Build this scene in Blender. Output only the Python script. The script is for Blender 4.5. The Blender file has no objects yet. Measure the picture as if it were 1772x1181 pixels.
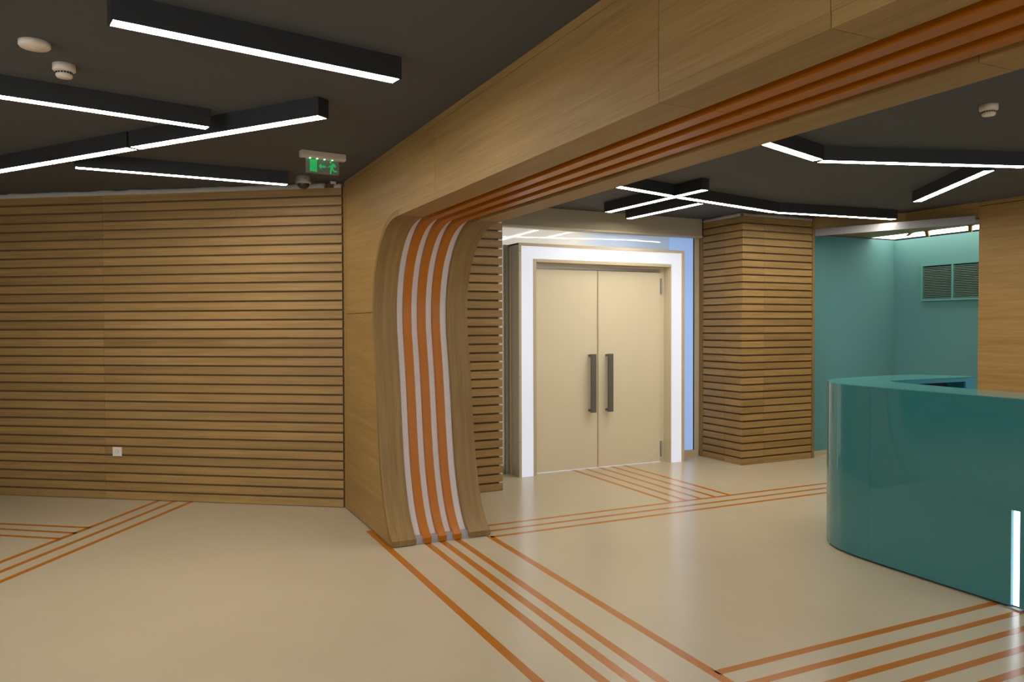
import bpy, bmesh, math, random
from mathutils import Vector, Matrix
random.seed(7)
S = bpy.context.scene
COL = S.collection
# ------------------------------------------------------------------ camera, world, exposure
# world axes: x across the arch, y along the arch beam (away from the viewer), z up; metres
F_PX, PITCH, ROLL = 1336.09, 0.01826356, -0.00283206
YAW = math.atan2(0.43563644, 0.89993743)
cr, sr, cp, sp = math.cos(ROLL), math.sin(ROLL), math.cos(PITCH), math.sin(PITCH)
def cam_axis(u, w, v):
    u2, v2 = cr*u - sr*v, sr*u + cr*v
    x, y, z = u2, cp*w + sp*v2, -sp*w + cp*v2
    c, s = math.cos(YAW), math.sin(YAW)
    return Vector((c*x + s*y, -s*x + c*y, z))
cam = bpy.data.objects.new('camera', bpy.data.cameras.new('camera'))
COL.objects.link(cam)
R_, U_, F_ = cam_axis(1, 0, 0), cam_axis(0, 0, 1), cam_axis(0, 1, 0)
cam.matrix_world = Matrix(((R_.x, U_.x, -F_.x, 0), (R_.y, U_.y, -F_.y, 0), (R_.z, U_.z, -F_.z, 1.5), (0, 0, 0, 1)))
cam.data.sensor_width = 36
cam.data.lens = 36*F_PX/1772
cam.data.clip_start = 0.02
S.camera = cam
S.view_settings.view_transform = 'Standard'
S.view_settings.look = 'None'
S.view_settings.gamma = 1
S.view_settings.exposure = 0.29
S.view_settings.use_curve_mapping = False
W = bpy.data.worlds.new('world'); S.world = W; W.use_nodes = True
W.node_tree.nodes['Background'].inputs[0].default_value = (0.9, 0.93, 1, 1)
W.node_tree.nodes['Background'].inputs[1].default_value = 0.02
LAMP_E = 31.0          # emission of the linear lamps
LAMP_C = (1.0, 0.93, 0.82)
FRAME_E = 0.42        # backlit door surround
SLOT_E = 2.4          # light slot in the counter
NICHE_E = 3.6         # luminous ceiling in the teal niche
GLASS_E = 0.26        # emission standing in for daylight behind frosted glass
FILL_E = 2.6        # fill light from unseen windows added behind the viewer

# ------------------------------------------------------------------ materials
def mat(name):
    m = bpy.data.materials.new(name); m.use_nodes = True
    nt = m.node_tree; b = nt.nodes['Principled BSDF']
    return m, nt, b
def N(nt, t, **k):
    n = nt.nodes.new(t)
    for a, v in k.items(): setattr(n, a, v)
    return n
def plain(name, col, rough=0.5, metal=0, bump=0, bscale=200, coat=0, var=0.0, vscale=3, spec=0.5):
    m, nt, b = mat(name)
    b.inputs['Base Color'].default_value = (*col, 1)
    b.inputs['Roughness'].default_value = rough
    b.inputs['Metallic'].default_value = metal
    b.inputs['Coat Weight'].default_value = coat
    b.inputs['Coat Roughness'].default_value = 0.05
    b.inputs['Specular IOR Level'].default_value = spec
    tc = N(nt, 'ShaderNodeTexCoord')
    if var:
        n = N(nt, 'ShaderNodeTexNoise'); n.inputs['Scale'].default_value = vscale; n.inputs['Detail'].default_value = 5
        nt.links.new(tc.outputs['Object'], n.inputs['Vector'])
        mx = N(nt, 'ShaderNodeMixRGB')
        mx.inputs[1].default_value = (*[c*(1-var) for c in col], 1); mx.inputs[2].default_value = (*[min(1, c*(1+var)) for c in col], 1)
        nt.links.new(n.outputs['Fac'], mx.inputs[0]); nt.links.new(mx.outputs[0], b.inputs['Base Color'])
    if bump:
        n = N(nt, 'ShaderNodeTexNoise'); n.inputs['Scale'].default_value = bscale; n.inputs['Detail'].default_value = 3
        nt.links.new(tc.outputs['Object'], n.inputs['Vector'])
        bp = N(nt, 'ShaderNodeBump'); bp.inputs['Strength'].default_value = bump; bp.inputs['Distance'].default_value = 0.002
        nt.links.new(n.outputs['Fac'], bp.inputs['Height']); nt.links.new(bp.outputs[0], b.inputs['Normal'])
    return m
def wood(name, dark, mid, light, rough=0.52, var=0.16, coarse=1.0):
    """oak veneer: grain runs along U of the UV map (in metres)"""
    m, nt, b = mat(name)
    uv = N(nt, 'ShaderNodeUVMap')
    oi = N(nt, 'ShaderNodeObjectInfo')
    mul = N(nt, 'ShaderNodeMath', operation='MULTIPLY'); mul.inputs[1].default_value = 37.0
    nt.links.new(oi.outputs['Random'], mul.inputs[0])
    sep = N(nt, 'ShaderNodeSeparateXYZ'); nt.links.new(uv.outputs[0], sep.inputs[0])
    cmb = N(nt, 'ShaderNodeCombineXYZ')
    nt.links.new(sep.outputs[0], cmb.inputs[0]); nt.links.new(sep.outputs[1], cmb.inputs[1]); nt.links.new(mul.outputs[0], cmb.inputs[2])
    def layer(sx, sy, detail, scale=1.0):
        mp = N(nt, 'ShaderNodeMapping'); mp.inputs['Scale'].default_value = (sx, sy, 1)
        nt.links.new(cmb.outputs[0], mp.inputs[0])
        n = N(nt, 'ShaderNodeTexNoise'); n.inputs['Scale'].default_value = scale; n.inputs['Detail'].default_value = detail
        nt.links.new(mp.outputs[0], n.inputs['Vector']); return n
    fine = layer(5, 210/coarse, 4)
    med = layer(1.1, 34/coarse, 5)
    big = layer(0.8, 5, 2)
    a = N(nt, 'ShaderNodeMath', operation='MULTIPLY_ADD'); a.inputs[1].default_value = 0.35
    nt.links.new(fine.outputs['Fac'], a.inputs[0])
    c = N(nt, 'ShaderNodeMath', operation='MULTIPLY_ADD'); c.inputs[1].default_value = 0.40
    nt.links.new(med.outputs['Fac'], c.inputs[0])
    d = N(nt, 'ShaderNodeMath', operation='MULTIPLY'); d.inputs[1].default_value = 0.25
    nt.links.new(big.outputs['Fac'], d.inputs[0])
    nt.links.new(d.outputs[0], c.inputs[2]); nt.links.new(c.outputs[0], a.inputs[2])
    ramp = N(nt, 'ShaderNodeValToRGB')
    e = ramp.color_ramp.elements
    e[0].position = 0.34; e[0].color = (*dark, 1); e[1].position = 0.66; e[1].color = (*light, 1)
    x = ramp.color_ramp.elements.new(0.5); x.color = (*mid, 1)
    nt.links.new(a.outputs[0], ramp.inputs[0])
    hs = N(nt, 'ShaderNodeHueSaturation')
    mr = N(nt, 'ShaderNodeMapRange'); mr.inputs[3].default_value = 1-var; mr.inputs[4].default_value = 1+var
    nt.links.new(oi.outputs['Random'], mr.inputs[0]); nt.links.new(mr.outputs[0], hs.inputs['Value'])
    nt.links.new(ramp.outputs[0], hs.inputs['Color']); nt.links.new(hs.outputs[0], b.inputs['Base Color'])
    b.inputs['Roughness'].default_value = rough
    b.inputs['Specular IOR Level'].default_value = 0.35
    bp = N(nt, 'ShaderNodeBump'); bp.inputs['Strength'].default_value = 0.12; bp.inputs['Distance'].default_value = 0.001
    nt.links.new(fine.outputs['Fac'], bp.inputs['Height']); nt.links.new(bp.outputs[0], b.inputs['Normal'])
    return m
def emit(name, col, strength, base=(0.8, 0.8, 0.8), rough=0.15):
    m, nt, b = mat(name)
    b.inputs['Base Color'].default_value = (*base, 1)
    b.inputs['Roughness'].default_value = rough
    b.inputs['Emission Color'].default_value = (*col, 1)
    b.inputs['Emission Strength'].default_value = strength
    return m

OAK = wood('oak_veneer', (0.215, 0.124, 0.036), (0.295, 0.176, 0.056), (0.37, 0.232, 0.086), var=0.10)
OAKB = wood('oak_veneer_curved', (0.165, 0.096, 0.030), (0.225, 0.136, 0.046), (0.30, 0.188, 0.070), var=0.04, coarse=1.4)
OAKP = wood('oak_veneer_panel', (0.225, 0.130, 0.038), (0.30, 0.179, 0.057), (0.365, 0.228, 0.082), var=0.04, coarse=1.2)
OAKG = plain('oak_backing_shaded', (0.135, 0.076, 0.028), 0.7, var=0.2)  # darker than the slats: the groove shade is put into the colour
ORANGE = plain('orange_lacquer', (0.37, 0.112, 0.003), 0.36, var=0.05, vscale=8, spec=0.35)
TAPE = plain('orange_floor_inlay', (0.40, 0.130, 0.008), 0.22, var=0.05, vscale=8)
WHITE = plain('white_lacquer', (0.85, 0.82, 0.83), 0.35)
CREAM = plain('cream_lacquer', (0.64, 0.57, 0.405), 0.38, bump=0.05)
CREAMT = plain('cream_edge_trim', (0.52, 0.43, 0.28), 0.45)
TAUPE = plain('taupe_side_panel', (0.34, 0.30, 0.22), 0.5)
CEIL = plain('charcoal_ceiling_paint', (0.083, 0.085, 0.086), 0.85, bump=0.2, bscale=90)
BLACK = plain('black_lamp_housing', (0.020, 0.021, 0.024), 0.55)
DIFF = emit('lamp_diffuser', LAMP_C, LAMP_E)
TEALW = plain('teal_wall_paint', (0.098, 0.268, 0.275), 0.8, bump=0.15, bscale=150)
TEALG = plain('teal_gloss_lacquer', (0.028, 0.175, 0.180), 0.04, spec=0.8)
TEALT = plain('teal_gloss_top_sheen', (0.05, 0.25, 0.25), 0.12, spec=0.6)  # lighter than the sides: the top's reflections are put into the colour
TEALI = plain('teal_blue_inner_panel', (0.05, 0.30, 0.42), 0.2)
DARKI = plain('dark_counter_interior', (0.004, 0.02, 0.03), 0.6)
DARKP = plain('dark_plinth', (0.02, 0.015, 0.01), 0.6)
STEEL = plain('brushed_steel_handle', (0.15, 0.145, 0.13), 0.42, metal=0.5)
CHROME = plain('steel_hinge', (0.4, 0.39, 0.37), 0.3, metal=1)
ALU = plain('grey_aluminium', (0.27, 0.265, 0.275), 0.5, metal=0.25)
PLATE = plain('grey_toe_plate', (0.42, 0.42, 0.43), 0.35, metal=0.4)
PLAST = plain('offwhite_plastic', (0.78, 0.68, 0.56), 0.5)
PLASTW = plain('white_plastic', (0.72, 0.64, 0.58), 0.4)
DARK = plain('dark_slot', (0.01, 0.01, 0.01), 0.6)
SMOKE = plain('smoked_dome', (0.04, 0.035, 0.03), 0.08)
FOAM = plain('grey_foam_sealant', (0.42, 0.39, 0.35), 0.9, bump=0.8, bscale=60, var=0.15, vscale=20)
WALLP = plain('cream_wall_paint', (0.40, 0.345, 0.25), 0.7)
BASEB = plain('beige_baseboard', (0.50, 0.42, 0.28), 0.5)
LIT = emit('backlit_acrylic', (0.76, 0.83, 1.0), FRAME_E, (0.55, 0.55, 0.58), 0.12)
SLOT = emit('slot_light', (0.86, 0.90, 1.0), SLOT_E)
NLIT = emit('luminous_ceiling', (1.0, 0.86, 0.72), NICHE_E)
GREEN = emit('green_led', (0.15, 1.0, 0.45), 5.0)
PICTO = emit('green_pictogram', (0.03, 0.50, 0.13), 0.42, (0.03, 0.3, 0.08))
CAMW = plain('grey_camera_body', (0.50, 0.47, 0.40), 0.5)
EXITB = plain('exit_lamp_body', (0.55, 0.47, 0.38), 0.5)
def floor_mat():
    m, nt, b = mat('beige_poured_floor')
    tc = N(nt, 'ShaderNodeTexCoord')
    n1 = N(nt, 'ShaderNodeTexNoise'); n1.inputs['Scale'].default_value = 0.7; n1.inputs['Detail'].default_value = 4
    n2 = N(nt, 'ShaderNodeTexNoise'); n2.inputs['Scale'].default_value = 160; n2.inputs['Detail'].default_value = 2
    n3 = N(nt, 'ShaderNodeTexNoise'); n3.inputs['Scale'].default_value = 6; n3.inputs['Detail'].default_value = 6
    for n in (n1, n2, n3): nt.links.new(tc.outputs['Object'], n.inputs['Vector'])
    r = N(nt, 'ShaderNodeValToRGB')
    r.color_ramp.elements[0].position = 0.3; r.color_ramp.elements[0].color = (0.455, 0.385, 0.275, 1)
    r.color_ramp.elements[1].position = 0.7; r.color_ramp.elements[1].color = (0.50, 0.425, 0.305, 1)
    nt.links.new(n1.outputs['Fac'], r.inputs[0])
    mx = N(nt, 'ShaderNodeMixRGB', blend_type='OVERLAY'); mx.inputs[0].default_value = 0.12
    nt.links.new(r.outputs[0], mx.inputs[1]); nt.links.new(n2.outputs['Fac'], mx.inputs[2])
    nt.links.new(mx.outputs[0], b.inputs['Base Color'])
    mr = N(nt, 'ShaderNodeMapRange'); mr.inputs[3].default_value = 0.17; mr.inputs[4].default_value = 0.27
    nt.links.new(n3.outputs['Fac'], mr.inputs[0]); nt.links.new(mr.outputs[0], b.inputs['Roughness'])
    return m
FLOOR = floor_mat()
def glass_mat(name, c1, c2, x0, x1, e):
    """frosted back-painted glass with daylight put into its emission; tone blends along x"""
    m, nt, b = mat(name)
    b.inputs['Base Color'].default_value = (*[0.5*c for c in c1], 1)
    b.inputs['Roughness'].default_value = 0.04
    geo = N(nt, 'ShaderNodeNewGeometry'); sep = N(nt, 'ShaderNodeSeparateXYZ'); nt.links.new(geo.outputs['Position'], sep.inputs[0])
    mr = N(nt, 'ShaderNodeMapRange', interpolation_type='SMOOTHSTEP'); mr.inputs[1].default_value = x0; mr.inputs[2].default_value = x1
    nt.links.new(sep.outputs[0], mr.inputs[0])
    mx = N(nt, 'ShaderNodeMixRGB'); mx.inputs[1].default_value = (*c1, 1); mx.inputs[2].default_value = (*c2, 1)
    nt.links.new(mr.outputs[0], mx.inputs[0])
    nt.links.new(mx.outputs[0], b.inputs['Emission Color']); nt.links.new(mx.outputs[0], b.inputs['Base Color'])
    b.inputs['Emission Strength'].default_value = e
    return m
GLASST = glass_mat('frosted_glass_transom', (0.85, 0.83, 0.78), (0.42, 0.52, 0.70), 4.1, 4.6, GLASS_E)
GLASSB = glass_mat('frosted_glass_blue', (0.36, 0.56, 1.0), (0.36, 0.56, 1.0), 4, 5, GLASS_E*1.25)
def clear_mat():
    m, nt, b = mat('clear_acrylic')
    b.inputs['Base Color'].default_value = (0.8, 0.95, 0.85, 1)
    b.inputs['Roughness'].default_value = 0.03
    b.inputs['Transmission Weight'].default_value = 0.0
    b.inputs['Alpha'].default_value = 0.10
    return m
CLEAR = clear_mat()
GEDGE = plain('green_glass_edge', (0.10, 0.16, 0.13), 0.2)

# ------------------------------------------------------------------ mesh helpers
class MB:
    def __init__(s): s.v = []; s.f = []; s.uv = []; s.sm = []
    def face(s, pts, uvs=None, smooth=False):
        i = len(s.v); s.v += [tuple(p) for p in pts]; s.f.append(list(range(i, i+len(pts))))
        s.uv += uvs if uvs else [(0, 0)]*len(pts); s.sm.append(smooth)
    def box(s, o, ex, ey, ez, g=0):
        """parallelepiped at corner o with edge vectors; g = index of the grain edge"""
        o, E = Vector(o), [Vector(ex), Vector(ey), Vector(ez)]
        L = [e.length for e in E]
        if E[0].cross(E[1]).dot(E[2]) < 0: flip = True
        else: flip = False
        for k in range(3):
            a, b = (k+1) % 3, (k+2) % 3
            for side in (0, 1):
                base = o + E[k]*side
                q = [base, base+E[a], base+E[a]+E[b], base+E[b]]
                st = [(0, 0), (L[a], 0), (L[a], L[b]), (0, L[b])]
                if a == g: uv = st
                elif b == g: uv = [(y, x) for x, y in st]
                else: uv = [(x*0.02, y) for x, y in st]
                if (side == 0) != flip: q.reverse(); uv.reverse()
                s.face(q, uv)
        return s
    def abox(s, x0, x1, y0, y1, z0, z1, g=0):
        return s.box((x0, y0, z0), (x1-x0, 0, 0), (0, y1-y0, 0), (0, 0, z1-z0), g)
    def prism(s, poly, ext, grain=(1, 0, 0)):
        """extrude planar polygon (3d points) by vector ext"""
        P = [Vector(p) for p in poly]; X = Vector(ext)
        n = Vector((0, 0, 0))
        for i in range(len(P)): n += (P[i]-P[0]).cross(P[(i+1) % len(P)]-P[0])
        if n.dot(X) > 0: P.reverse()
        gv = Vector(grain).normalized(); n.normalize(); c = n.cross(gv)
        uv = lambda p: (p.dot(gv), p.dot(c))
        s.face(P, [uv(p) for p in P]); Q = [p+X for p in reversed(P)]
        s.face(Q, [uv(p) for p in Q])
        for i in range(len(P)):
            a, b = P[i], P[(i+1) % len(P)]
            q = [b, a, a+X, b+X]; l = (b-a).length; h = X.length
            s.face(q, [(l, 0), (0, 0), (0, h), (l, h)])
        return s
    def lathe(s, c, prof, n=32, axis='z'):
        """revolve [(radius, height)] about the vertical through c"""
        for i in range(len(prof)-1):
            (r0, h0), (r1, h1) = prof[i], prof[i+1]
            for k in range(n):
                a, b = 2*math.pi*k/n, 2*math.pi*(k+1)/n
                P = [Vector((c[0]+r*math.cos(t), c[1]+r*math.sin(t), c[2]+h)) for r, t, h in ((r0, a, h0), (r0, b, h0), (r1, b, h1), (r1, a, h1))]
                if r0 < 1e-6: P = [P[0], P[2], P[3]]
                elif r1 < 1e-6: P = [P[0], P[1], P[2]]
                s.face(P, None, abs(h1-h0) > 1e-4 and abs(r1-r0) > 1e-4 or abs(r1-r0) < 1e-4)
        return s
    def build(s, name, material, parent=None, bevel=0.0, merge=True):
        c = Vector((0, 0, 0))
        for p in s.v: c += Vector(p)
        c /= len(s.v)
        me = bpy.data.meshes.new(name)
        me.from_pydata([tuple(Vector(p)-c) for p in s.v], [], s.f)
        ul = me.uv_layers.new(name='UVMap')
        for i, uv in enumerate(s.uv): ul.data[i].uv = uv
        for i, f in enumerate(me.polygons): f.use_smooth = s.sm[i]
        me.materials.append(material)
        if merge:
            bm = bmesh.new(); bm.from_mesh(me); bmesh.ops.remove_doubles(bm, verts=bm.verts, dist=1e-5)
            bm.to_mesh(me); bm.free()
        o = bpy.data.objects.new(name, me); COL.objects.link(o)
        if parent is not None:
            o.parent = parent; o.location = c - wpos(parent)
        else: o.location = c
        if bevel:
            b = o.modifiers.new('bevel', 'BEVEL'); b.width = bevel; b.segments = 2; b.limit_method = 'ANGLE'; b.angle_limit = math.radians(40)
        return o
def wpos(o):
    p = Vector(o.location)
    while o.parent is not None: o = o.parent; p += Vector(o.location)
    return p
def thing(name, label, cat, loc, group=None):
    o = bpy.data.objects.new(name, None); COL.objects.link(o); o.location = loc; o.empty_display_size = 0.1
    o['label'] = label; o['category'] = cat
    if group: o['group'] = group
    return o
def struct(o): o['kind'] = 'structure'; return o
def abox(name, m, parent, x0, x1, y0, y1, z0, z1, g=0, bevel=0):
    return MB().abox(x0, x1, y0, y1, z0, z1, g).build(name, m, parent, bevel)

# ------------------------------------------------------------------ key dimensions
X0, X1 = 1.533, 2.262            # arch sides
YC = 6.364                       # wall corner behind the arch
ZB = 2.228                       # underside of arch beam
ZL, ZR = 2.70, 2.73              # ceilings either side of the arch
Y_SL = 6.39                      # slatted faces across the room
Y_GL = 7.12                      # glass screen
Y_FR = 6.86                      # front of the lit door surround
TH = math.radians(144.76)
WD = Vector((math.cos(TH), math.sin(TH), 0)); WN = Vector((WD.y, -WD.x, 0))   # left wall direction; WN points away from the room
C0 = Vector((X0, YC, 0))
if (Vector((0, 0, 0)) - C0).dot(WN) > 0: WN = -WN

# ------------------------------------------------------------------ structure
flo = struct(abox('floor', FLOOR, None, -6, 9.2, -4.2, 12, -0.1, 0.0))
struct(abox('ceiling', CEIL, None, -6, X0+0.3, -4.2, 12, ZL, ZL+0.08))
struct(abox('ceiling', CEIL, None, X1-0.3, 7.60, -4.2, 7.4, ZR, ZR+0.08))
# left slatted wall
def wallbox(s0, s1, z0, z1, d0, d1):
    return MB().box(C0 + WD*s0 + WN*d0 + Vector((0, 0, z0)), WD*(s1-s0), WN*(d1-d0), (0, 0, z1-z0), 0)
wl = struct(wallbox(-0.3, 8.0, 0, ZL, 0.0205, 0.13).build('wall_left', OAKG))
# joints run at one line; slats are single boards between joints
ROWS, PITCH_Z, HS = 34, 0.0785, 0.0625
for k in range(ROWS):
    z = 0.004 + k*PITCH_Z
    for s0, s1 in ((0.012, 2.2065), (2.2085, 4.65), (4.652, 7.2)):
        wallbox(s0, s1, z, z+HS, 0.0, 0.020).build('slat', OAK, wl)
def foam(p0, p1, z0, z1, nrm, parent, seed, r=0.022):
    rnd = random.Random(seed); m = MB(); p0, p1, nrm = Vector(p0), Vector(p1), Vector(nrm)
    n = int((p1-p0).length/0.035)+2; rings = []
    zz = z1
    for i in range(n):
        if i % 2 == 0: zz = z1 - rnd.random()*0.010
        c = p0.lerp(p1, i/(n-1)); b = r*(0.75+0.45*rnd.random())
        rings.append([c+Vector((0, 0, z0)), c-nrm*b+Vector((0, 0, z0+0.2*(zz-z0))), c-nrm*b*0.9+Vector((0, 0, z0+0.75*(zz-z0))), c+Vector((0, 0, zz)), c+nrm*0.02+Vector((0, 0, zz)), c+nrm*0.02+Vector((0, 0, z0))])
    for a, b in zip(rings, rings[1:]):
        for j in range(6): m.face([a[j], a[(j+1) % 6], b[(j+1) % 6], b[j]], None, True)
    return m.build('foam_strip', FOAM, parent)
f1 = foam(C0+WD*0.16, C0+WD*7.2, ROWS*PITCH_Z-0.014, ZL+0.004, WN, wl, 3, 0.010)
foam(C0+WD*0.015, C0+WD*0.075, ROWS*PITCH_Z-0.014, ZL-0.004, WN, wl, 5, 0.008)

# short slatted wall right behind the arch
wm = struct(abox('wall_middle', OAKG, None, X0, 2.960, Y_SL+0.0225, Y_SL+0.13, 0, ZR))
PZ2, HS2 = 0.0793, 0.0625
for k in range(ROWS):
    z = 0.004 + k*PZ2
    for a, b in ((1.60, 2.609), (2.611, 2.998)):
        abox('slat', OAK, wm, a, b, Y_SL, Y_SL+0.022, z, z+HS2, 0)
abox('end_post', WHITE, wm, 2.968, 3.004, Y_SL+0.0225, Y_SL+0.06, 0.0, ZR)
abox('glass_edge', GEDGE, wm, 3.004, 3.012, Y_SL+0.03, Y_SL+0.045, 0.0, ZR)
# far wall above and behind the glass
wf = struct(abox('wall_far', WALLP, None, 2.9, 5.95, Y_GL+0.04, Y_GL+0.16, 0, ZR))
abox('fascia', WALLP, wf, 2.95, 5.845, Y_GL-0.07, Y_GL+0.04, 2.535, ZR)
abox('ledge', CREAMT, wf, 2.95, 5.845, Y_GL-0.085, Y_GL+0.04, 2.515, 2.535)
struct(abox('wall_link', WALLP, None, 2.86, 2.95, Y_SL+0.13, Y_GL+0.16, 0, ZR))
# glazing
w1 = struct(abox('window_1', CREAMT, None, 2.95, 5.83, Y_GL+0.02, Y_GL+0.04, 0.0, 2.52))
for a, b, m_, z0 in ((2.96, 5.425, GLASST, 2.2), (5.428, 5.775, GLASSB, 0.075)):
    abox('pane', m_, w1, a, b, Y_GL-0.004, Y_GL+0.018, z0, 2.514)
abox('pane', GLASST, w1, 2.96, 3.39, Y_GL-0.004, Y_GL+0.018, 0.075, 2.199)
abox('bottom_rail', CREAMT, w1, 5.44, 5.83, Y_GL-0.03, Y_GL+0.019, 0.0, 0.072)
abox('post', CREAMT, w1, 5.777, 5.835, Y_GL-0.03, Y_GL+0.019, 0.072, 2.514)
abox('gasket', DARK, w1, 5.768, 5.777, Y_GL-0.012, Y_GL+0.019, 0.072, 2.514)

# right oak wall, niche, closing walls
wr = struct(abox('wall_right', OAKP, None, 7.555, 7.80, -4.2, 4.915, 0.0, 2.685, 1))
abox('top_trim', OAKP, wr, 7.560, 7.80, -4.2, 4.915, 2.692, ZR, 1)
wn = struct(abox('wall_niche_back', TEALW, None, 6.80, 8.50, 6.521, 6.62, 0, 2.55))
struct(abox('wall_niche_side', TEALW, None, 8.383, 8.48, 3.0, 6.521, 0, 2.545))
struct(abox('baseboard_niche', BASEB, None, 6.90, 8.383, 6.508, 6.521, 0, 0.048))
struct(abox('wall_niche_near', TEALW, None, 7.80, 8.48, 2.9, 3.0, 0, 2.75))
OUTW = plain('pale_plaster', (0.78, 0.72, 0.60), 0.8)
struct(abox('wall_behind', OUTW, None, -6, 9.2, -4.2, -4.1, 0, ZR))
struct(abox('wall_outer', OUTW, None, -5.1, -5.0, -4.2, 12, 0, ZR))
FILLM = emit('unseen_fill_window', (0.93, 0.96, 1.0), FILL_E)
FRM = plain('fill_window_frame', (0.35, 0.35, 0.35), 0.5)
def window(name, x0, x1, y0, y1, z0, z1):  # unseen window with glowing panes, added to brighten the beam and walls
    fr = struct(abox(name, FRM, None, x0, x1, y0, y1, z0-0.04, z1+0.04))
    n_ = 4; xx = abs(x1-x0) > abs(y1-y0)
    for i in range(n_):
        if xx: a = x0+(x1-x0)*i/n_+0.03; b = x0+(x1-x0)*(i+1)/n_-0.03; abox('pane', FILLM, fr, a, b, y1+0.0005, y1+0.006, z0, z1)
        else: a = y0+(y1-y0)*i/n_+0.03; b = y0+(y1-y0)*(i+1)/n_-0.03; abox('pane', FILLM, fr, x1+0.0005, x1+0.006, a, b, z0, z1)
window('fill_window_3', -5.0, -4.97, -3.2, 4.0, 0.8, 2.3)
window('fill_window_4', -4.2, 1.2, -4.1, -4.07, 0.8, 2.3)
window('fill_window_5', 2.6, 7.2, -4.1, -4.07, 0.8, 2.3)
# niche soffit and fascia
sof = MB().prism([(6.94, 6.44, 2.562), (7.552, 4.94, 2.562), (7.80, 4.92, 2.562), (7.80, 3.0, 2.562), (7.97, 3.0, 2.562), (7.97, 6.52, 2.562), (6.94, 6.52, 2.562)], (0, 0, 0.02), (0, 1, 0)).build('trim_soffit', OAKP); struct(sof)
def vstrip(name, p, q, z0, z1, t, m_, parent=None):
    p, q = Vector((*p, z0)), Vector((*q, z0)); d = (q-p).normalized(); n = Vector((-d.y, d.x, 0))
    return MB().box(p, q-p, n*t, (0, 0, z1-z0), 0).build(name, m_, parent)
fas = struct(vstrip('trim_fascia', (7.54, 4.915), (7.54, 5.72), 2.582, ZR, -0.03, OAKP))
vstrip('board', (7.54, 5.72), (6.905, 6.40), 2.582, ZR, -0.03, OAKP, fas)
struct(abox('trim_niche_top', OAKP, None, 7.55, 8.5, 4.915, 6.62, 2.74, 2.78))
# luminous niche ceiling
lp = thing('luminous_panel', 'warm white luminous ceiling strip above the teal niche walls', 'light panel', (8.18, 4.8, 2.57))
abox('diffuser', NLIT, lp, 7.972, 8.39, 3.0, 6.53, 2.566, 2.575)
abox('tray', ALU, lp, 7.972, 8.39, 3.0, 6.53, 2.576, 2.60)
for (y, tilt, desc) in ((6.02, 0.05, 'the farthest from the oak wall'), (5.76, -0.02, 'the leaning middle one'), (5.27, 0.0, 'the nearest to the oak wall')):
    t = thing('hanging_bracket', 'short oak bracket at the edge of the luminous ceiling, ' + desc, 'bracket', (7.985, y, 2.56), 'brackets along the niche light')
    bh = 0.030 if y > 6 else 0.070
    MB().box((7.973, y, 2.566-bh), (0.02, 0, 0), (0, 0.035, 0), (0, -tilt, bh), 2).build('arm', OAKP, t)
    MB().box((7.973, y-tilt-0.012, 2.5605), (0.03, 0, 0), (0, 0.06, 0), (0, 0, 0.0055), 1).build('foot', OAKP, t)
# steel rail across the niche mouth
rp, rq = Vector((6.905, 6.385, 0)), Vector((7.515, 4.93, 0))
rd = (rq-rp).normalized(); rn = Vector((-rd.y, rd.x, 0))
if rn.dot(Vector((1, 1, 0))) < 0: rn = -rn
rail = thing('steel_rail', 'bare grey metal rail with screw holes spanning the mouth of the teal niche', 'rail', tuple((rp+rq)/2+Vector((0, 0, 2.52))))
MB().box(rp+Vector((0, 0, 2.518)), rq-rp, rn*0.02, (0, 0, 0.078), 0).build('plate', ALU, rail)
Lr = (rq-rp).length
for i, t_ in enumerate((0.12, 0.2, 0.33, 0.37, 0.42, 0.50, 0.55, 0.62, 0.73, 0.77, 0.82, 0.86, 0.93, 0.97)):
    zc = 2.518 + (0.028 if i % 2 else 0.055)
    c = rp + rd*Lr*t_ + Vector((0, 0, zc)) - rn*0.002
    MB().box(c, rd*0.007, rn*0.0018, (0, 0, 0.007)).build('screw', OAKG, rail)

# ------------------------------------------------------------------ oak arch
arch = thing('timber_arch', 'oak clad arch with orange strips, curving from the floor up into the ceiling beam', 'arch', (1.9, 5.3, 0))
RAW = [(4.70, 2.228), (4.86, 2.2275), (4.96, 2.223), (5.035, 2.211), (5.105, 2.190), (5.171, 2.160), (5.245, 2.108), (5.305, 2.048), (5.35, 1.990), (5.388, 1.925), (5.43, 1.815), (5.452, 1.700), (5.457, 1.60), (5.453, 1.50), (5.442, 1.42), (5.421, 1.31), (5.393, 1.15), (5.368, 0.98), (5.348, 0.82), (5.325, 0.66), (5.295, 0.50), (5.258, 0.37), (5.212, 0.25), (5.160, 0.16), (5.10, 0.088), (5.040, 0.043)]
def catmull(P, n=4):
    out = []
    for i in range(len(P)-1):
        a = P[max(i-1, 0)]; b = P[i]; c = P[i+1]; d = P[min(i+2, len(P)-1)]
        for k in range(n):
            t = k/n
            out.append(tuple(0.5*((2*b[j]) + (-a[j]+c[j])*t + (2*a[j]-5*b[j]+4*c[j]-d[j])*t*t + (-a[j]+3*b[j]-3*c[j]+d[j])*t**3) for j in (0, 1)))
    out.append(P[-1]); return out
PROF = catmull(RAW, 3)
def offset(P, d):
    out = []
    for i, p in enumerate(P):
        a = P[max(i-1, 0)]; b = P[min(i+1, len(P)-1)]
        t = Vector((b[0]-a[0], b[1]-a[1])).normalized(); n = Vector((-t.y, t.x))   # path goes +y then down: inward = +y/+z side
        out.append((p[0]+n.x*d, p[1]+n.y*d))
    return out
INN = offset(PROF, 0.040)
INN = [(y, max(z, 0.006)) for y, z in INN]
INN[-1] = (5.040, 0.006)
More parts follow.
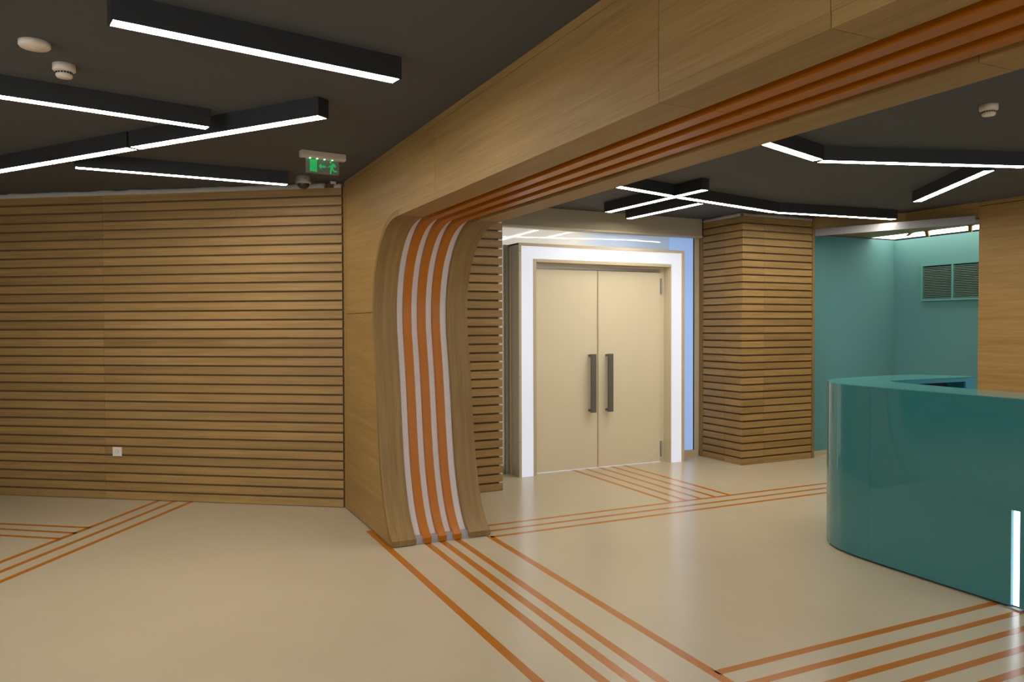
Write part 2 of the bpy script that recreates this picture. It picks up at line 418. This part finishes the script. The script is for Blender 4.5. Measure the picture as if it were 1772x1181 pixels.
def curved(name, x0, x1, outer, inner, m_, parent, bevel=0.0):
    b = MB(); s = 0; L = [0]
    for i in range(1, len(outer)): s += math.dist(outer[i], outer[i-1]); L.append(s)
    for i in range(len(outer)-1):
        o0, o1, i0, i1 = outer[i], outer[i+1], inner[i], inner[i+1]
        f = lambda x, p: (x, p[0], p[1])
        b.face([f(x0, o0), f(x0, o1), f(x1, o1), f(x1, o0)], [(L[i], 0), (L[i+1], 0), (L[i+1], x1-x0), (L[i], x1-x0)], True)
        b.face([f(x1, i0), f(x1, i1), f(x0, i1), f(x0, i0)], [(L[i], 0), (L[i+1], 0), (L[i+1], x1-x0), (L[i], x1-x0)], True)
        b.face([f(x0, i0), f(x0, i1), f(x0, o1), f(x0, o0)], [(L[i], .5), (L[i+1], .5), (L[i+1], .54), (L[i], .54)])
        b.face([f(x1, o0), f(x1, o1), f(x1, i1), f(x1, i0)], [(L[i], .6), (L[i+1], .6), (L[i+1], .64), (L[i], .64)])
    for (o, n, rev) in ((outer[0], inner[0], False), (outer[-1], inner[-1], True)):
        q = [(x0, *o), (x1, *o), (x1, *n), (x0, *n)]
        if rev: q.reverse()
        b.face(q, [(0, 0), (0, .2), (0.02, .2), (0.02, 0)])
    o = b.build(name, m_, parent)
    bm = bmesh.new(); bm.from_mesh(o.data); bmesh.ops.recalc_face_normals(bm, faces=bm.faces)
    for e in bm.edges:
        if len(e.link_faces) == 2 and e.link_faces[0].normal.angle(e.link_faces[1].normal) > 0.7: e.smooth = False
    bm.to_mesh(o.data); bm.free()
    return o
BOARDS = [(X0, 1.706, OAKB, 'board'), (1.760, 1.817, ORANGE, 'orange_strip'), (1.872, 1.928, ORANGE, 'orange_strip'), (1.984, 2.040, ORANGE, 'orange_strip'), (2.101, X1, OAKB, 'board')]
for (a, b_, m_, nm) in BOARDS:
    k0 = next(i for i, p in enumerate(PROF) if p[0] > 4.855) if m_ is OAKB else 0
    curved(nm, a, b_, PROF[k0:], INN[k0:], m_, arch)
    js = [-4.0, -2.2, -0.4, 1.372, 2.066, PROF[k0][0]] if m_ is OAKB else [-4.0, -1.6, 2.060, 4.70]
    for j0, j1 in zip(js, js[1:]):
        abox(nm, OAKP if m_ is OAKB else m_, arch, a, b_, j0, j1-0.0025, ZB, ZB+0.04, 1)
BK0 = offset(PROF, 0.0405); BK1 = offset(PROF, 0.052)
keep = [i for i, p in enumerate(BK0) if p[1] > 0.02]
curved('white_backing', X0+0.02, X1-0.02, [BK0[i] for i in keep], [BK1[i] for i in keep], WHITE, arch)
abox('beam_backing', ORANGE, arch, X0+0.02, X1-0.02, -4.0, 4.70, ZB+0.0405, ZB+0.052, 1)
abox('toe_plate', PLATE, arch, X0+0.03, X1-0.02, 5.064, 5.110, 0.0, 0.05)
# side cheeks: column part below and above a horizontal joint, then beam lengths
def zcut(lo, hi):
    return [p for p in PROF if lo < p[1] < hi]
def cheek(x, ext):
    def at(z):
        for a, b in zip(PROF, PROF[1:]):
            if a[1] >= z > b[1]: t = (a[1]-z)/(a[1]-b[1]); return (a[0]+(b[0]-a[0])*t, z)
    lo = [at(1.606)] + [p for p in PROF if p[1] < 1.600]; hi = [p for p in PROF if p[1] > 1.616 and p[0] > 4.74] + [at(1.610)]
    ycut = lo[0][0]
    # keep the cheek just behind the board face so edges read as the board's own thickness
    sh = 0.0405
    f = lambda p: (x, p[0], p[1])
    loi = offset(lo, sh); loi = [(y, max(z, 0.012)) for y, z in loi]
    MB().prism([f(p) for p in loi] + [(x, 6.262, 0.012), (x, 6.262, 1.606)], (ext, 0, 0), (0, 1, 0.03)).build('side_panel', OAKP, arch)
    hii = offset(hi, sh)
    MB().prism([(x, 4.174, 2.652), (x, 4.174, ZB+0.0405)] + [f(p) for p in hii] + [(x, 6.262, 1.610), (x, 6.262, 2.652)], (ext, 0, 0), (0, 1, 0.02)).build('side_panel', OAKP, arch)
    for j0, j1 in ((2.068, 4.171), (1.374, 2.065), (-0.4, 1.371), (-2.2, -0.403), (-4.0, -2.203)):
        MB().prism([(x, j0, ZB+0.0405), (x, j1, ZB+0.0405), (x, j1, 2.652), (x, j0, 2.652)], (ext, 0, 0), (0, 1, 0)).build('side_panel', OAKP, arch)
    MB().abox(*sorted((x, x+ext)), 6.265, 6.355, 0.0, 2.655, 2).build('corner_post', OAKP, arch)
    x2 = x+ext*0.5
    MB().abox(*sorted((x2, x+ext)), -4.0, 6.36, 2.661, ZR, 1).build('top_trim', OAKP, arch)
cheek(X0, 0.02); cheek(X1, -0.02)

# ------------------------------------------------------------------ slatted pillar
px0, px1 = 5.843, 6.868
pil = thing('slatted_pillar', 'oak slatted pillar between the glass screen and the teal niche', 'pillar', (6.35, 6.7, 0))
abox('core', OAKG, pil, px0+0.0225, px1+0.01, Y_SL+0.0225, 7.28, 0, 2.70)
zt = 0.003
for k in range(ROWS):
    z = zt + k*PZ2
    for a, b in ((px0, 6.148), (6.150, px1-0.004)):
        abox('slat', OAK, pil, a, b, Y_SL, Y_SL+0.022, z, z+HS2, 0)
    for a, b in ((Y_SL+0.0225, 6.668), (6.670, 7.03)):
        abox('slat', OAK, pil, px0, px0+0.022, a, b, z, z+HS2, 1)
abox('edge_board', OAKB, pil, px1, px1+0.032, Y_SL-0.006, 6.52, 0, 2.72, 2)
abox('edge_board', OAKB, pil, px0-0.008, px0+0.022, 7.032, 7.085, 0, 2.53, 2)
foam((px0+0.01, Y_SL+0.02, 0), (px1, Y_SL+0.02, 0), 2.682, ZR+0.004, (0, 1, 0), pil, 8, 0.020)
foam((px0+0.015, 7.03, 0), (px0+0.015, Y_SL+0.03, 0), 2.682, ZR+0.004, (1, 0, 0), pil, 9, 0.020)

# ------------------------------------------------------------------ lit door surround and door
sur = thing('lit_door_surround', 'box shaped door surround with glowing white acrylic face and cream edges', 'light surround', (4.42, 7.0, 0))
oL, oR, oT = 3.398, 5.440, 2.335
lL0, lL1, lR0, lR1, lT0, lT1 = 3.424, 3.560, 5.262, 5.404, 2.182, 2.306
iL, iR, iT = 3.592, 5.256, 2.150
yb = Y_GL-0.006
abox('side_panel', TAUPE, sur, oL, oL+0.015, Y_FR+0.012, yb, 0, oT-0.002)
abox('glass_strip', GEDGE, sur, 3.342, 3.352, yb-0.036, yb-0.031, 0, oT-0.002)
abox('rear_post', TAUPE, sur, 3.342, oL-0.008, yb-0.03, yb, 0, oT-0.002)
abox('batten', CREAMT, sur, oL-0.008, oL-0.001, yb-0.085, yb-0.040, 0, oT-0.03)
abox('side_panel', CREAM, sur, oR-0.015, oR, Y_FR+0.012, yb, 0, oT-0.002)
abox('top_panel', CREAM, sur, oL, oR, Y_FR+0.012, yb, oT-0.015, oT)
for a, b, c, d in ((oL, lL0, 0, oT), (lR1, oR, 0, oT), (lL0, lR1, lT1, oT)):
    abox('edge_trim', CREAMT, sur, a, b, Y_FR-0.004, Y_FR+0.012, c, d)
abox('acrylic_face', LIT, sur, lL0, lL1, Y_FR+0.004, Y_FR+0.012, 0.0, lT1)
abox('acrylic_face', LIT, sur, lR0, lR1, Y_FR+0.004, Y_FR+0.012, 0.0, lT1)
abox('acrylic_face', LIT, sur, lL1+0.001, lR0-0.001, Y_FR+0.004, Y_FR+0.012, lT0, lT1)
for z in (0.35, 1.0, 1.65, 2.25):
    abox('screw', DARK, sur, oL+0.008, oL+0.014, Y_FR-0.006, Y_FR-0.004, z, z+0.006)
door = struct(abox('door_1', CREAM, None, iL, iR, 7.02, 7.03, 0.0, iT))
abox('door_jamb', CREAM, door, iR-0.055, iR, 6.985, 7.02, 0.0, iT)
abox('door_jamb', CREAM, door, iR-0.002, iR+0.004, Y_FR-0.004, 7.02, 0.0, iT)
abox('door_jamb', CREAMT, door, lL1+0.002, iL, Y_FR-0.004, 7.02, 0.0, iT+0.03)
abox('door_jamb', CREAMT, door, iL+0.001, iR+0.003, Y_FR-0.004, 7.02, iT, iT+0.03)
abox('head_rail', CHROME, door, iL+0.001, iR-0.056, 6.982, 7.019, 2.098, iT-0.022)
abox('head_rail', CREAM, door, iL+0.001, iR-0.056, 6.975, 7.019, iT-0.021, iT-0.001)
def leaf(a, b, hx, hinge):
    lf = abox('door_leaf', CREAM, door, a, b, 6.970, 7.015, 0.006, 2.092, 0, 0.002)
    m = MB().abox(hx, hx+0.056, 6.880, 6.905, 0.600, 1.213)
    m.abox(hx+0.012, hx+0.04, 6.905, 6.969, 0.607, 0.629); m.abox(hx+0.012, hx+0.04, 6.905, 6.969, 1.186, 1.208)
    m.build('door_handle', STEEL, lf, 0.002, merge=False)
    if hinge:
        for z in (0.06, 1.86):
            mb = MB().abox(b-0.004, b+0.020, 6.962, 6.969, z, z+0.17)
            mb.lathe((b+0.008, 6.958, z), [(0, 0), (0.008, 0), (0.008, 0.17), (0, 0.17)], 10)
            mb.build('hinge', CHROME, lf, merge=False)
leaf(iL+0.002, 4.388, 4.255, False)
leaf(4.396, iR-0.060, 4.466, True)
abox('meeting_strip', CREAMT, door, 4.378, 4.392, 6.958, 6.968, 0.006, 2.09)
abox('threshold_glow', LIT, door, iL+0.02, iR-0.06, 6.972, 7.0, 0.0005, 0.0055)  # gap under the leaves filled by a thin glowing strip

# ------------------------------------------------------------------ linear ceiling lamps
def lamp(a, b, ztop, label, group, side_w=0.080, dh=0.098):
    a, b = Vector((*a, 0)), Vector((*b, 0)); d = (b-a); L = d.length; d.normalize(); n = Vector((-d.y, d.x, 0))
    t = thing('linear_lamp', label, 'ceiling lamp', tuple((a+b)/2 + Vector((0, 0, ztop))), group)
    z1, z0 = ztop-0.0005, ztop-dh
    a2, b2 = a-d*0.008, b+d*0.008; L2 = L+0.016; w = side_w
    m = MB()
    m.box(a2-n*w/2+Vector((0, 0, z0)), d*L2, n*0.005, (0, 0, z1-z0))
    m.box(a2+n*(w/2-0.005)+Vector((0, 0, z0)), d*L2, n*0.005, (0, 0, z1-z0))
    m.box(a2-n*(w/2-0.005)+Vector((0, 0, z0)), d*0.008, n*(w-0.01), (0, 0, z1-z0))
    m.box(b2-d*0.008-n*(w/2-0.005)+Vector((0, 0, z0)), d*0.008, n*(w-0.01), (0, 0, z1-z0))
    m.box(a-n*(w/2-0.005)+Vector((0, 0, z1-0.006)), d*L, n*(w-0.01), (0, 0, 0.006))
    m.build('housing', BLACK, t, merge=False)
    MB().box(a-n*(w/2-0.005)+Vector((0, 0, z0+0.001)), d*L, n*(w-0.01), (0, 0, 0.01)).build('diffuser', DIFF, t)
    return t
GL_, GR_ = 'linear lamps on the ceiling over the open floor', 'linear lamps on the ceiling before the door and counter'
V = lambda p, q, L: tuple(Vector(q) + (Vector(p)-Vector(q)).normalized()*L)
lamp((-0.075, 3.155), (1.05, 3.355), ZL, 'black linear ceiling lamp nearest the viewer, standing alone high above the open floor', GL_)
lamp(V((-0.58, 4.39), (0.355, 4.585), 1.42), (0.355, 4.585), ZL, 'linear ceiling lamp by the two round smoke heads, aimed at the long diagonal pair', GL_)
lamp(V((-0.86, 6.46), (-0.024, 5.31), 1.5), (-0.024, 5.31), ZL, 'lower half of the long diagonal lamp pair, running off the frame by the slatted wall', GL_)
lamp((-0.004, 5.284), (0.88, 4.09), ZL, 'upper half of the long diagonal lamp pair, ending free near the green exit sign', GL_)
lamp((-0.375, 6.10), (1.045, 6.145), ZL, 'linear ceiling lamp closest to the slatted wall, ending beside the dome camera', GL_)
dL = (Vector((0.88, 4.09))-Vector((-0.004, 5.284))).normalized()
q0 = Vector((-0.375, 3.045)); lamp(tuple(q0 + Vector((-0.02, 0))), tuple(q0 + Vector((-0.95, 0.46))*-0 + Vector((-0.93, -0.0))*0 + dL*0 + Vector((-1.30, -0.35))), ZL, 'linear ceiling lamp of which only a bright tip shows at the top corner', GL_)
# lamps beyond the right side of the beam
lamp(V((3.482, 3.633), (4.19, 3.855), 1.45), (4.19, 3.855), ZR, 'short looking linear lamp emerging from under the oak beam, bent chain beside the round detector', GR_)
lamp((4.235, 3.875), (5.715, 3.387), ZR, 'long linear lamp forming the nearly level middle of the bent chain by the beam', GR_)
lamp((5.775, 3.385), (7.15, 3.30), ZR, 'linear lamp continuing the bent chain out of the frame above the counter', GR_)
lamp((6.416, 4.754), (5.608, 3.575), ZR, 'single slanting linear lamp above the reception counter by the oak wall', GR_)
lamp(V((3.443, 5.258), (4.172, 5.453), 1.3), (4.172, 5.453), ZR, 'linear lamp from the beam to the crossing point in front of the door', GR_)
lamp((4.296, 5.484), (5.711, 5.797), ZR, 'linear lamp from the crossing point to the bend above the slatted pillar', GR_)
lamp((5.749, 5.803), (7.254, 5.644), ZR, 'linear lamp after the bend, ending at the niche fascia', GR_)
lamp((4.201, 6.489), (4.248, 5.090), ZR, 'linear lamp crossing over the chain in front of the door', GR_)
lamp((4.65, 6.778), (4.68, 5.666), ZR, 'short linear lamp nearest the lit door surround, parallel to the crossing one', GR_)
# unseen lamps added out of view as fill for the beam and upper walls
for i, (a, b) in enumerate((((-3.2, 4.6), (-2.3, 3.5)), ((-2.9, 1.2), (-1.6, 1.6)), ((-1.0, -0.4), (0.3, 0.2)), ((-2.4, -2.2), (-1.0, -1.9)), ((0.1, -2.6), (1.1, -1.6)))):
    lamp(a, b, ZL, 'added unseen linear fill lamp behind the viewer over the open floor, ' + ('beside the slatted wall', 'turned across the room', 'nearest the oak beam', 'deepest in the room', 'by the rear wall')[i], GL_)
for i, (a, b) in enumerate((((3.2, 1.6), (4.5, 1.0)), ((5.2, 1.3), (6.4, 1.9)), ((3.0, -0.9), (4.2, -0.2)), ((5.0, -1.6), (6.4, -1.2)))):
    lamp(a, b, ZR, 'added unseen linear fill lamp over the staff side of the counter, ' + ('crossing its front', 'by the oak wall', 'at the beam behind the viewer', 'at the rear wall')[i], GR_)

# ------------------------------------------------------------------ ceiling devices
t = thing('ceiling_disc', 'flat round off-white ceiling cover above the slotted smoke detector', 'ceiling cover', (-0.378, 3.80, ZL))
MB().lathe((-0.378, 3.80, ZL), [(0, -0.001), (0.060, -0.001), (0.060, -0.018), (0.054, -0.025), (0, -0.026)], 40).build('cap', PLAST, t)
MB().lathe((-0.378, 3.80, ZL-0.0262), [(0.0, 0), (0.014, 0), (0.0135, -0.003), (0, -0.003)], 20).build('pad', PLAST, t)
def detector(c, r, label):
    t = thing('smoke_detector', label, 'smoke detector', c, 'round smoke detectors on the dark ceiling')
    MB().lathe(c, [(0, 0), (r, 0), (r, -0.027), (r*0.93, -0.031), (r*0.74, -0.033), (0, -0.033)], 40).build('base', PLAST, t)
    MB().lathe(c, [(0, -0.033), (r*0.74, -0.0335), (r*0.735, -0.052), (r*0.66, -0.059), (0, -0.061)], 40).build('sensor_cap', PLAST, t)
    for k in range(18):
        a = 2*math.pi*k/18; q = Vector((math.cos(a), math.sin(a), 0)); p = Vector((-q.y, q.x, 0))
        MB().box(Vector(c)+q*r*0.725-p*0.005+Vector((0, 0, -0.0445)), q*0.0016, p*0.009, (0, 0, 0.0075)).build('slot', DARK, t)
detector((-0.291, 4.07, ZL), 0.047, 'round slotted smoke detector on the dark ceiling beside the flat round cover')
detector((4.282, 2.736, ZR), 0.047, 'round slotted smoke detector on the ceiling beyond the oak beam, above the counter')
# dome camera
cc = (1.194, 6.262, ZL)
t = thing('dome_camera', 'small grey dome security camera on the ceiling above the slatted wall', 'security camera', cc)
MB().lathe(cc, [(0, 0), (0.060, 0), (0.060, -0.046), (0.062, -0.050), (0.056, -0.058), (0, -0.058)], 36).build('body', CAMW, t)
MB().lathe(cc, [(0.048, -0.056)] + [(0.048*math.cos(a*math.pi/16), -0.056-0.046*math.sin(a*math.pi/16)) for a in range(1, 8)] + [(0, -0.102)], 32).build('dome', SMOKE, t)
MB().lathe((cc[0]+0.006, cc[1]-0.0595, ZL-0.02), [(0, 0), (0.005, 0), (0.005, -0.006), (0, -0.006)], 10).build('screw', DARK, t)
t = thing('cable_end', 'small pale cable connector hanging between the dome camera and the slatted wall corner', 'cable', (1.40, 6.36, ZL-0.02))
MB().box((1.42, 6.30, ZL-0.030), (0.045, 0.012, 0), (0, 0.02, 0), (0, 0, 0.018)).build('connector', PLASTW, t)
MB().box((1.30, 6.33, ZL-0.022), (0.115, -0.02, 0), (0, 0.008, 0), (0, 0, 0.008)).build('cable', DARK, t)
# exit sign
p, q = Vector((0.999, 5.335, 0)), Vector((1.309, 5.375, 0))
ed = (q-p).normalized(); en = Vector((ed.y, -ed.x, 0))    # en points to the viewer
ex = thing('exit_sign', 'green emergency exit sign, clear plate with door, arrow and running figure', 'exit sign', tuple((p+q)/2+Vector((0, 0, ZL))))
LE = (q-p).length
m = MB(); prof = [(-0.03, 0.0), (-0.03, -0.035), (-0.018, -0.046), (0.020, -0.046), (0.032, -0.035), (0.032, 0.0)]
P0 = [p + en*a + Vector((0, 0, ZL-0.0005+b)) for a, b in prof]
m.prism(P0, ed*LE); m.build('lamp_body', EXITB, ex, 0.003)
PW, PH = 0.236, 0.100
o = p + ed*0.036 + Vector((0, 0, ZL-0.0465-PH)) - en*0.002
MB().box(o, ed*PW, -en*0.004, (0, 0, PH)).build('sign_plate', CLEAR, ex)
for k in (0.062, 0.112, 0.163, 0.218):
    c = p + ed*k + en*0.012 + Vector((0, 0, ZL-0.0466))
    MB().lathe(tuple(c), [(0, 0), (0.006, 0), (0.005, -0.004), (0, -0.005)], 10).build('led', GREEN, ex)
def plate(pts, name):
    m = MB(); m.prism([o + ed*x + Vector((0, 0, y)) + en*0.0005 for x, y in pts], en*0.0015); return m
sc_ = lambda L: [(x*PW, y*PH) for x, y in L]
plate(sc_([(0.12, 0.12), (0.335, 0.12), (0.335, 0.93), (0.12, 0.93)]), 'd').build('door_symbol', PICTO, ex)
plate(sc_([(0.375, 0.52), (0.465, 0.72), (0.465, 0.585), (0.60, 0.585), (0.60, 0.445), (0.465, 0.445), (0.465, 0.32)]), 'a').build('arrow_symbol', PICTO, ex)
fig = MB()
for poly in ([(0.745, 0.62), (0.80, 0.78), (0.865, 0.73), (0.835, 0.55), (0.80, 0.44), (0.735, 0.46)],
             [(0.735, 0.66), (0.765, 0.60), (0.70, 0.50), (0.645, 0.50), (0.645, 0.55), (0.685, 0.56)],
             [(0.79, 0.80), (0.865, 0.78), (0.905, 0.62), (0.89, 0.52), (0.865, 0.54), (0.865, 0.62), (0.83, 0.70)],
             [(0.735, 0.46), (0.80, 0.44), (0.775, 0.26), (0.765, 0.06), (0.725, 0.06), (0.725, 0.26)],
             [(0.775, 0.47), (0.825, 0.46), (0.865, 0.31), (0.93, 0.33), (0.93, 0.22), (0.83, 0.22)]):
    for (a, b) in [(poly, 0)]:
        fig.prism([o + ed*x*PW + Vector((0, 0, y*PH)) + en*0.0005 for x, y in a], en*0.0015)
fig.prism([o + ed*(0.735+0.028*math.cos(k*math.pi/6))*PW + Vector((0, 0, (0.86+0.065*math.sin(k*math.pi/6))*PH)) + en*0.0005 for k in range(12)], en*0.0015)
fig.build('running_figure_symbol', PICTO, ex, merge=False)

# ------------------------------------------------------------------ wall socket
def wp(s, z, d): return C0 + WD*s + WN*d + Vector((0, 0, z))
sk = thing('wall_socket', 'square white power socket set low in the slatted wall', 'socket', tuple(wp(2.088, 0.42, -0.003)))
MB().box(wp(2.045, 0.379, -0.010), WD*0.086, WN*0.0098, (0, 0, 0.080)).build('cover_plate', PLASTW, sk, 0.002)
m = MB(); n_ = 24; cS = wp(2.088, 0.419, -0.0105)
ring = [cS + WD*0.019*math.cos(2*math.pi*k/n_) + Vector((0, 0, 0.019*math.sin(2*math.pi*k/n_))) for k in range(n_)]
m.prism(ring, -WN*0.0012); m.build('socket_rim', plain('socket_grey', (0.42, 0.39, 0.36), 0.5), sk)
m = MB(); ring = [cS - WN*0.0013 + WD*0.0165*math.cos(2*math.pi*k/n_) + Vector((0, 0, 0.0165*math.sin(2*math.pi*k/n_))) for k in range(n_)]
m.prism(ring, -WN*0.0008); m.build('socket_face', PLASTW, sk)
for dx in (-0.009, 0.007):
    MB().box(cS - WN*0.0022 + WD*dx + Vector((0, 0, -0.002)), WD*0.004, -WN*0.0005, (0, 0, 0.004)).build('pin_hole', DARK, sk)

# ------------------------------------------------------------------ ventilation grille
gx, y0g, y1g, z0g, z1g = 8.383, 5.345, 6.132, 1.790, 2.225
gr = thing('ventilation_grille', 'teal louvred ventilation grille high on the niche side wall', 'grille', (gx, (y0g+y1g)/2, z0g))
abox('backing', plain('dark_duct', (0.006, 0.016, 0.015), 0.8), gr, gx-0.004, gx-0.0005, y0g+0.01, y1g-0.01, z0g+0.01, z1g-0.01)
TG = plain('teal_grille_metal', (0.10, 0.33, 0.31), 0.45)
for a, b, c, d in ((y0g, y1g, z0g, z0g+0.024), (y0g, y1g, z1g-0.024, z1g), (y0g, y0g+0.024, z0g+0.024, z1g-0.024), (y1g-0.024, y1g, z0g+0.024, z1g-0.024), (5.727, 5.749, z0g+0.024, z1g-0.024)):
    abox('frame', TG, gr, gx-0.034, gx-0.004, a, b, c, d)
LOUV = plain('grille_louvre', (0.20, 0.32, 0.28), 0.4)
for (a, b) in ((y0g+0.025, 5.726), (5.750, y1g-0.025)):
    for k in range(19):
        z = z0g+0.030 + k*0.0198
        MB().box((gx-0.028, a, z), (0, b-a, 0), (0.018, 0, 0.009), (0, 0, 0.0022)).build('louvre', LOUV, gr)

# ------------------------------------------------------------------ reception counter
HC, KZ = 1.117, 0.014
def arc(c, r, a0, a1, n): return [(c[0]+r*math.cos(math.radians(a0+(a1-a0)*i/n)), c[1]+r*math.sin(math.radians(a0+(a1-a0)*i/n))) for i in range(n+1)]
front = [(4.15, -1.6), (4.15, 0.2), (4.146, 1.6), (4.146, 2.45)]
outer_pts = catmull([(4.146, 2.48), (4.146, 2.85), (4.150, 3.15), (4.156, 3.40), (4.172, 3.58), (4.210, 3.72), (4.275, 3.83), (4.375, 3.93), (4.53, 4.01), (4.80, 4.065), (5.10, 4.095), (5.34, 4.085), (5.50, 4.01), (5.61, 3.90), (5.685, 3.745)], 4)
slot0, slot1 = 2.465, 2.510
outer = [(4.146, -1.6), (4.146, slot0)] + [(4.146, slot1)] + [p_ for p_ in outer_pts if p_[1] > slot1 or p_[0] > 4.3]
inner = [(5.640, 3.705), (4.71, 3.695), (4.665, 3.655), (4.60, 3.45), (4.545, 3.10), (4.52, 2.7), (4.52, -1.6)]
ctr = thing('reception_counter', 'glossy teal reception counter with rounded end and a vertical light slot', 'counter', (4.6, 3.2, 0))
# skin of the outer face as panels with joints
def skin(pts, z0, z1, t, m_, name, parent=ctr):
    b = MB(); n = len(pts); nor = []
    for i in range(n):
        a, c = Vector(pts[max(i-1, 0)]), Vector(pts[min(i+1, n-1)]); d = (c-a).normalized(); nor.append(Vector((d.y, -d.x)))
    inn = [(pts[i][0]+nor[i].x*t, pts[i][1]+nor[i].y*t) for i in range(n)]
    for i in range(n-1):
        P, Q, p_, q_ = pts[i], pts[i+1], inn[i], inn[i+1]
        b.face([(*P, z0), (*P, z1), (*Q, z1), (*Q, z0)], None, True)
        b.face([(*q_, z0), (*q_, z1), (*p_, z1), (*p_, z0)], None, True)
        b.face([(*P, z1), (*p_, z1), (*q_, z1), (*Q, z1)]); b.face([(*P, z0), (*Q, z0), (*q_, z0), (*p_, z0)])
    for (P, p_) in ((pts[0], inn[0]), (pts[-1], inn[-1])): b.face([(*P, z0), (*p_, z0), (*p_, z1), (*P, z1)])
    o = b.build(name, m_, parent)
    bm = bmesh.new(); bm.from_mesh(o.data); bmesh.ops.recalc_face_normals(bm, faces=bm.faces)
    for e in bm.edges:
        if len(e.link_faces) == 2 and e.link_faces[0].normal.angle(e.link_faces[1].normal) > 0.8: e.smooth = False
    bm.to_mesh(o.data); bm.free(); return o
TK = 0.012
body_top = HC-0.006
iS = [i for i, p_ in enumerate(outer) if p_[1] >= 2.85-1e-6 and p_[0] < 4.2][0]
A_ = outer[iS:]
cut = min(range(len(A_)), key=lambda i: abs(A_[i][1]-3.40)+10*(A_[i][0] > 4.3))
skin(A_[:cut+1], KZ, body_top, TK, TEALG, 'front_panel')
C_ = [ (A_[cut][0], A_[cut][1]+0.001) ] + A_[cut+1:]
cut2 = min(range(len(C_)), key=lambda i: math.dist(C_[i], (5.10, 4.095)))
skin(C_[:cut2+1], KZ, body_top, TK, TEALG, 'curved_panel')
skin([(C_[cut2][0]+0.001, C_[cut2][1])] + C_[cut2+1:], KZ, body_top, TK, TEALG, 'rear_panel')
MB().prism([(4.146, 0.6, KZ), (4.146, slot0, KZ), (4.146, slot0, 0.524), (4.146, slot1, 0.524), (4.146, slot1, KZ), (4.146, 2.85, KZ), (4.146, 2.85, body_top), (4.146, 0.6, body_top)], (TK, 0, 0)).build('front_panel', TEALG, ctr)
abox('front_panel', TEALG, ctr, 4.146, 4.158, -1.6, 0.598, KZ, body_top)
# light slot
abox('slot_cheek', plain('slot_cheek_teal', (0.05, 0.45, 0.55), 0.3), ctr, 4.1585, 4.19, slot1, slot1+0.003, KZ, 0.524)
abox('slot_light', SLOT, ctr, 4.170, 4.176, slot0, slot1, 0.012, 0.524)
abox('slot_sill', ALU, ctr, 4.132, 4.176, slot0-0.018, slot1+0.018, 0.001, 0.008)
# top ring
m = MB(); m.prism([(*p_, HC-0.0055) for p_ in outer] + [(*p_, HC-0.0055) for p_ in inner], (0, 0, 0.0055)); m.build('counter_top', TEALT, ctr)
# inner faces
inn_b = [(5.632, 3.713), (4.70, 3.703)]
m = MB(); yi = 3.705
m.abox(4.72, 5.640, yi+0.001, yi+0.016, HC-0.034, HC-0.006)
m.abox(5.555, 5.640, yi+0.001, yi+0.016, KZ, HC-0.0345)
m.build('inner_frame', TEALI, ctr, merge=False)
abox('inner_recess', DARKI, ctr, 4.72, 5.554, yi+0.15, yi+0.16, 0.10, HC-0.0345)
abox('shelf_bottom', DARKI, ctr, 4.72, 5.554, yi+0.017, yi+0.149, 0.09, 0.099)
abox('end_cap', TEALI, ctr, 5.640, 5.652, 3.706, 3.720, KZ, HC-0.006)
skin([(4.52, -1.6), (4.52, 2.7), (4.545, 3.10), (4.60, 3.45), (4.665, 3.655), (4.71, 3.69)], KZ, HC-0.006, 0.010, TEALI, 'inner_panel')
pl = offset([(p_[0], p_[1]) for p_ in outer if p_[1] > -1.7], -0.022)
m = MB(); m.prism([(p_[0], p_[1], 0.0) for p_ in pl] + [(5.61, 3.74, 0), (4.66, 3.74, 0), (4.48, 3.1, 0), (4.48, -1.6, 0)], (0, 0, 0.0135)); m.build('plinth', DARKP, ctr)

# ------------------------------------------------------------------ floor stripes (inlays, parts of the floor)
def stripe(a, b, w, a_cut=None):
    a, b = Vector((*a, 0)), Vector((*b, 0)); d = (b-a).normalized(); n = Vector((-d.y, d.x, 0))
    MB().box(a-n*w/2+Vector((0, 0, -0.001)), b-a, n*w, (0, 0, 0.0016)).build('stripe', TAPE, flo)
def ext(a, b, y):    # carry the line a-b on to depth y
    t_ = (y-a[1])/(b[1]-a[1]); return (a[0]+(b[0]-a[0])*t_, y)
for a, b in (((1.515, 5.56), (1.505, 2.86)), ((1.792, 5.09), (1.753, 2.74)), ((1.903, 5.09), (1.865, 2.685)), ((2.014, 5.09), (1.976, 2.63)), ((2.252, 5.03), (2.222, 2.51))):
    stripe(a, ext(a, b, -2.0), 0.048)
for y, xa in ((5.304, X1+0.002), (5.152, X1+0.002), (5.004, 2.25)):
    stripe((xa, y), (7.4, y-0.008), 0.040)
for xa, xb in ((4.081, 4.085), (4.231, 4.232), (4.400, 4.388), (4.548, 4.548), (4.704, 4.712)):
    stripe((xa, 6.972), (xb, 5.32), 0.043)
for i in range(8):
    y = 2.599 - i*0.1425
    stripe((2.236, y), (4.165, y-0.003), 0.043)
for a, b in (((-0.812, 5.86), (0.140, 7.335)), ((-0.781, 5.626), (0.262, 7.249)), ((-0.751, 5.406), (0.389, 7.16))):
    d_ = (Vector(b)-Vector(a)); stripe(tuple(Vector(a)-d_*1.2), tuple(Vector(b)+d_*0.01), 0.043)
for a, b in (((-0.97, 7.023), (-0.341, 6.577)), ((-0.945, 6.839), (-0.422, 6.448)), ((-0.916, 6.628), (-0.512, 6.325))):
    d_ = (Vector(a)-Vector(b)); stripe(tuple(Vector(a)+d_*4), b, 0.042)
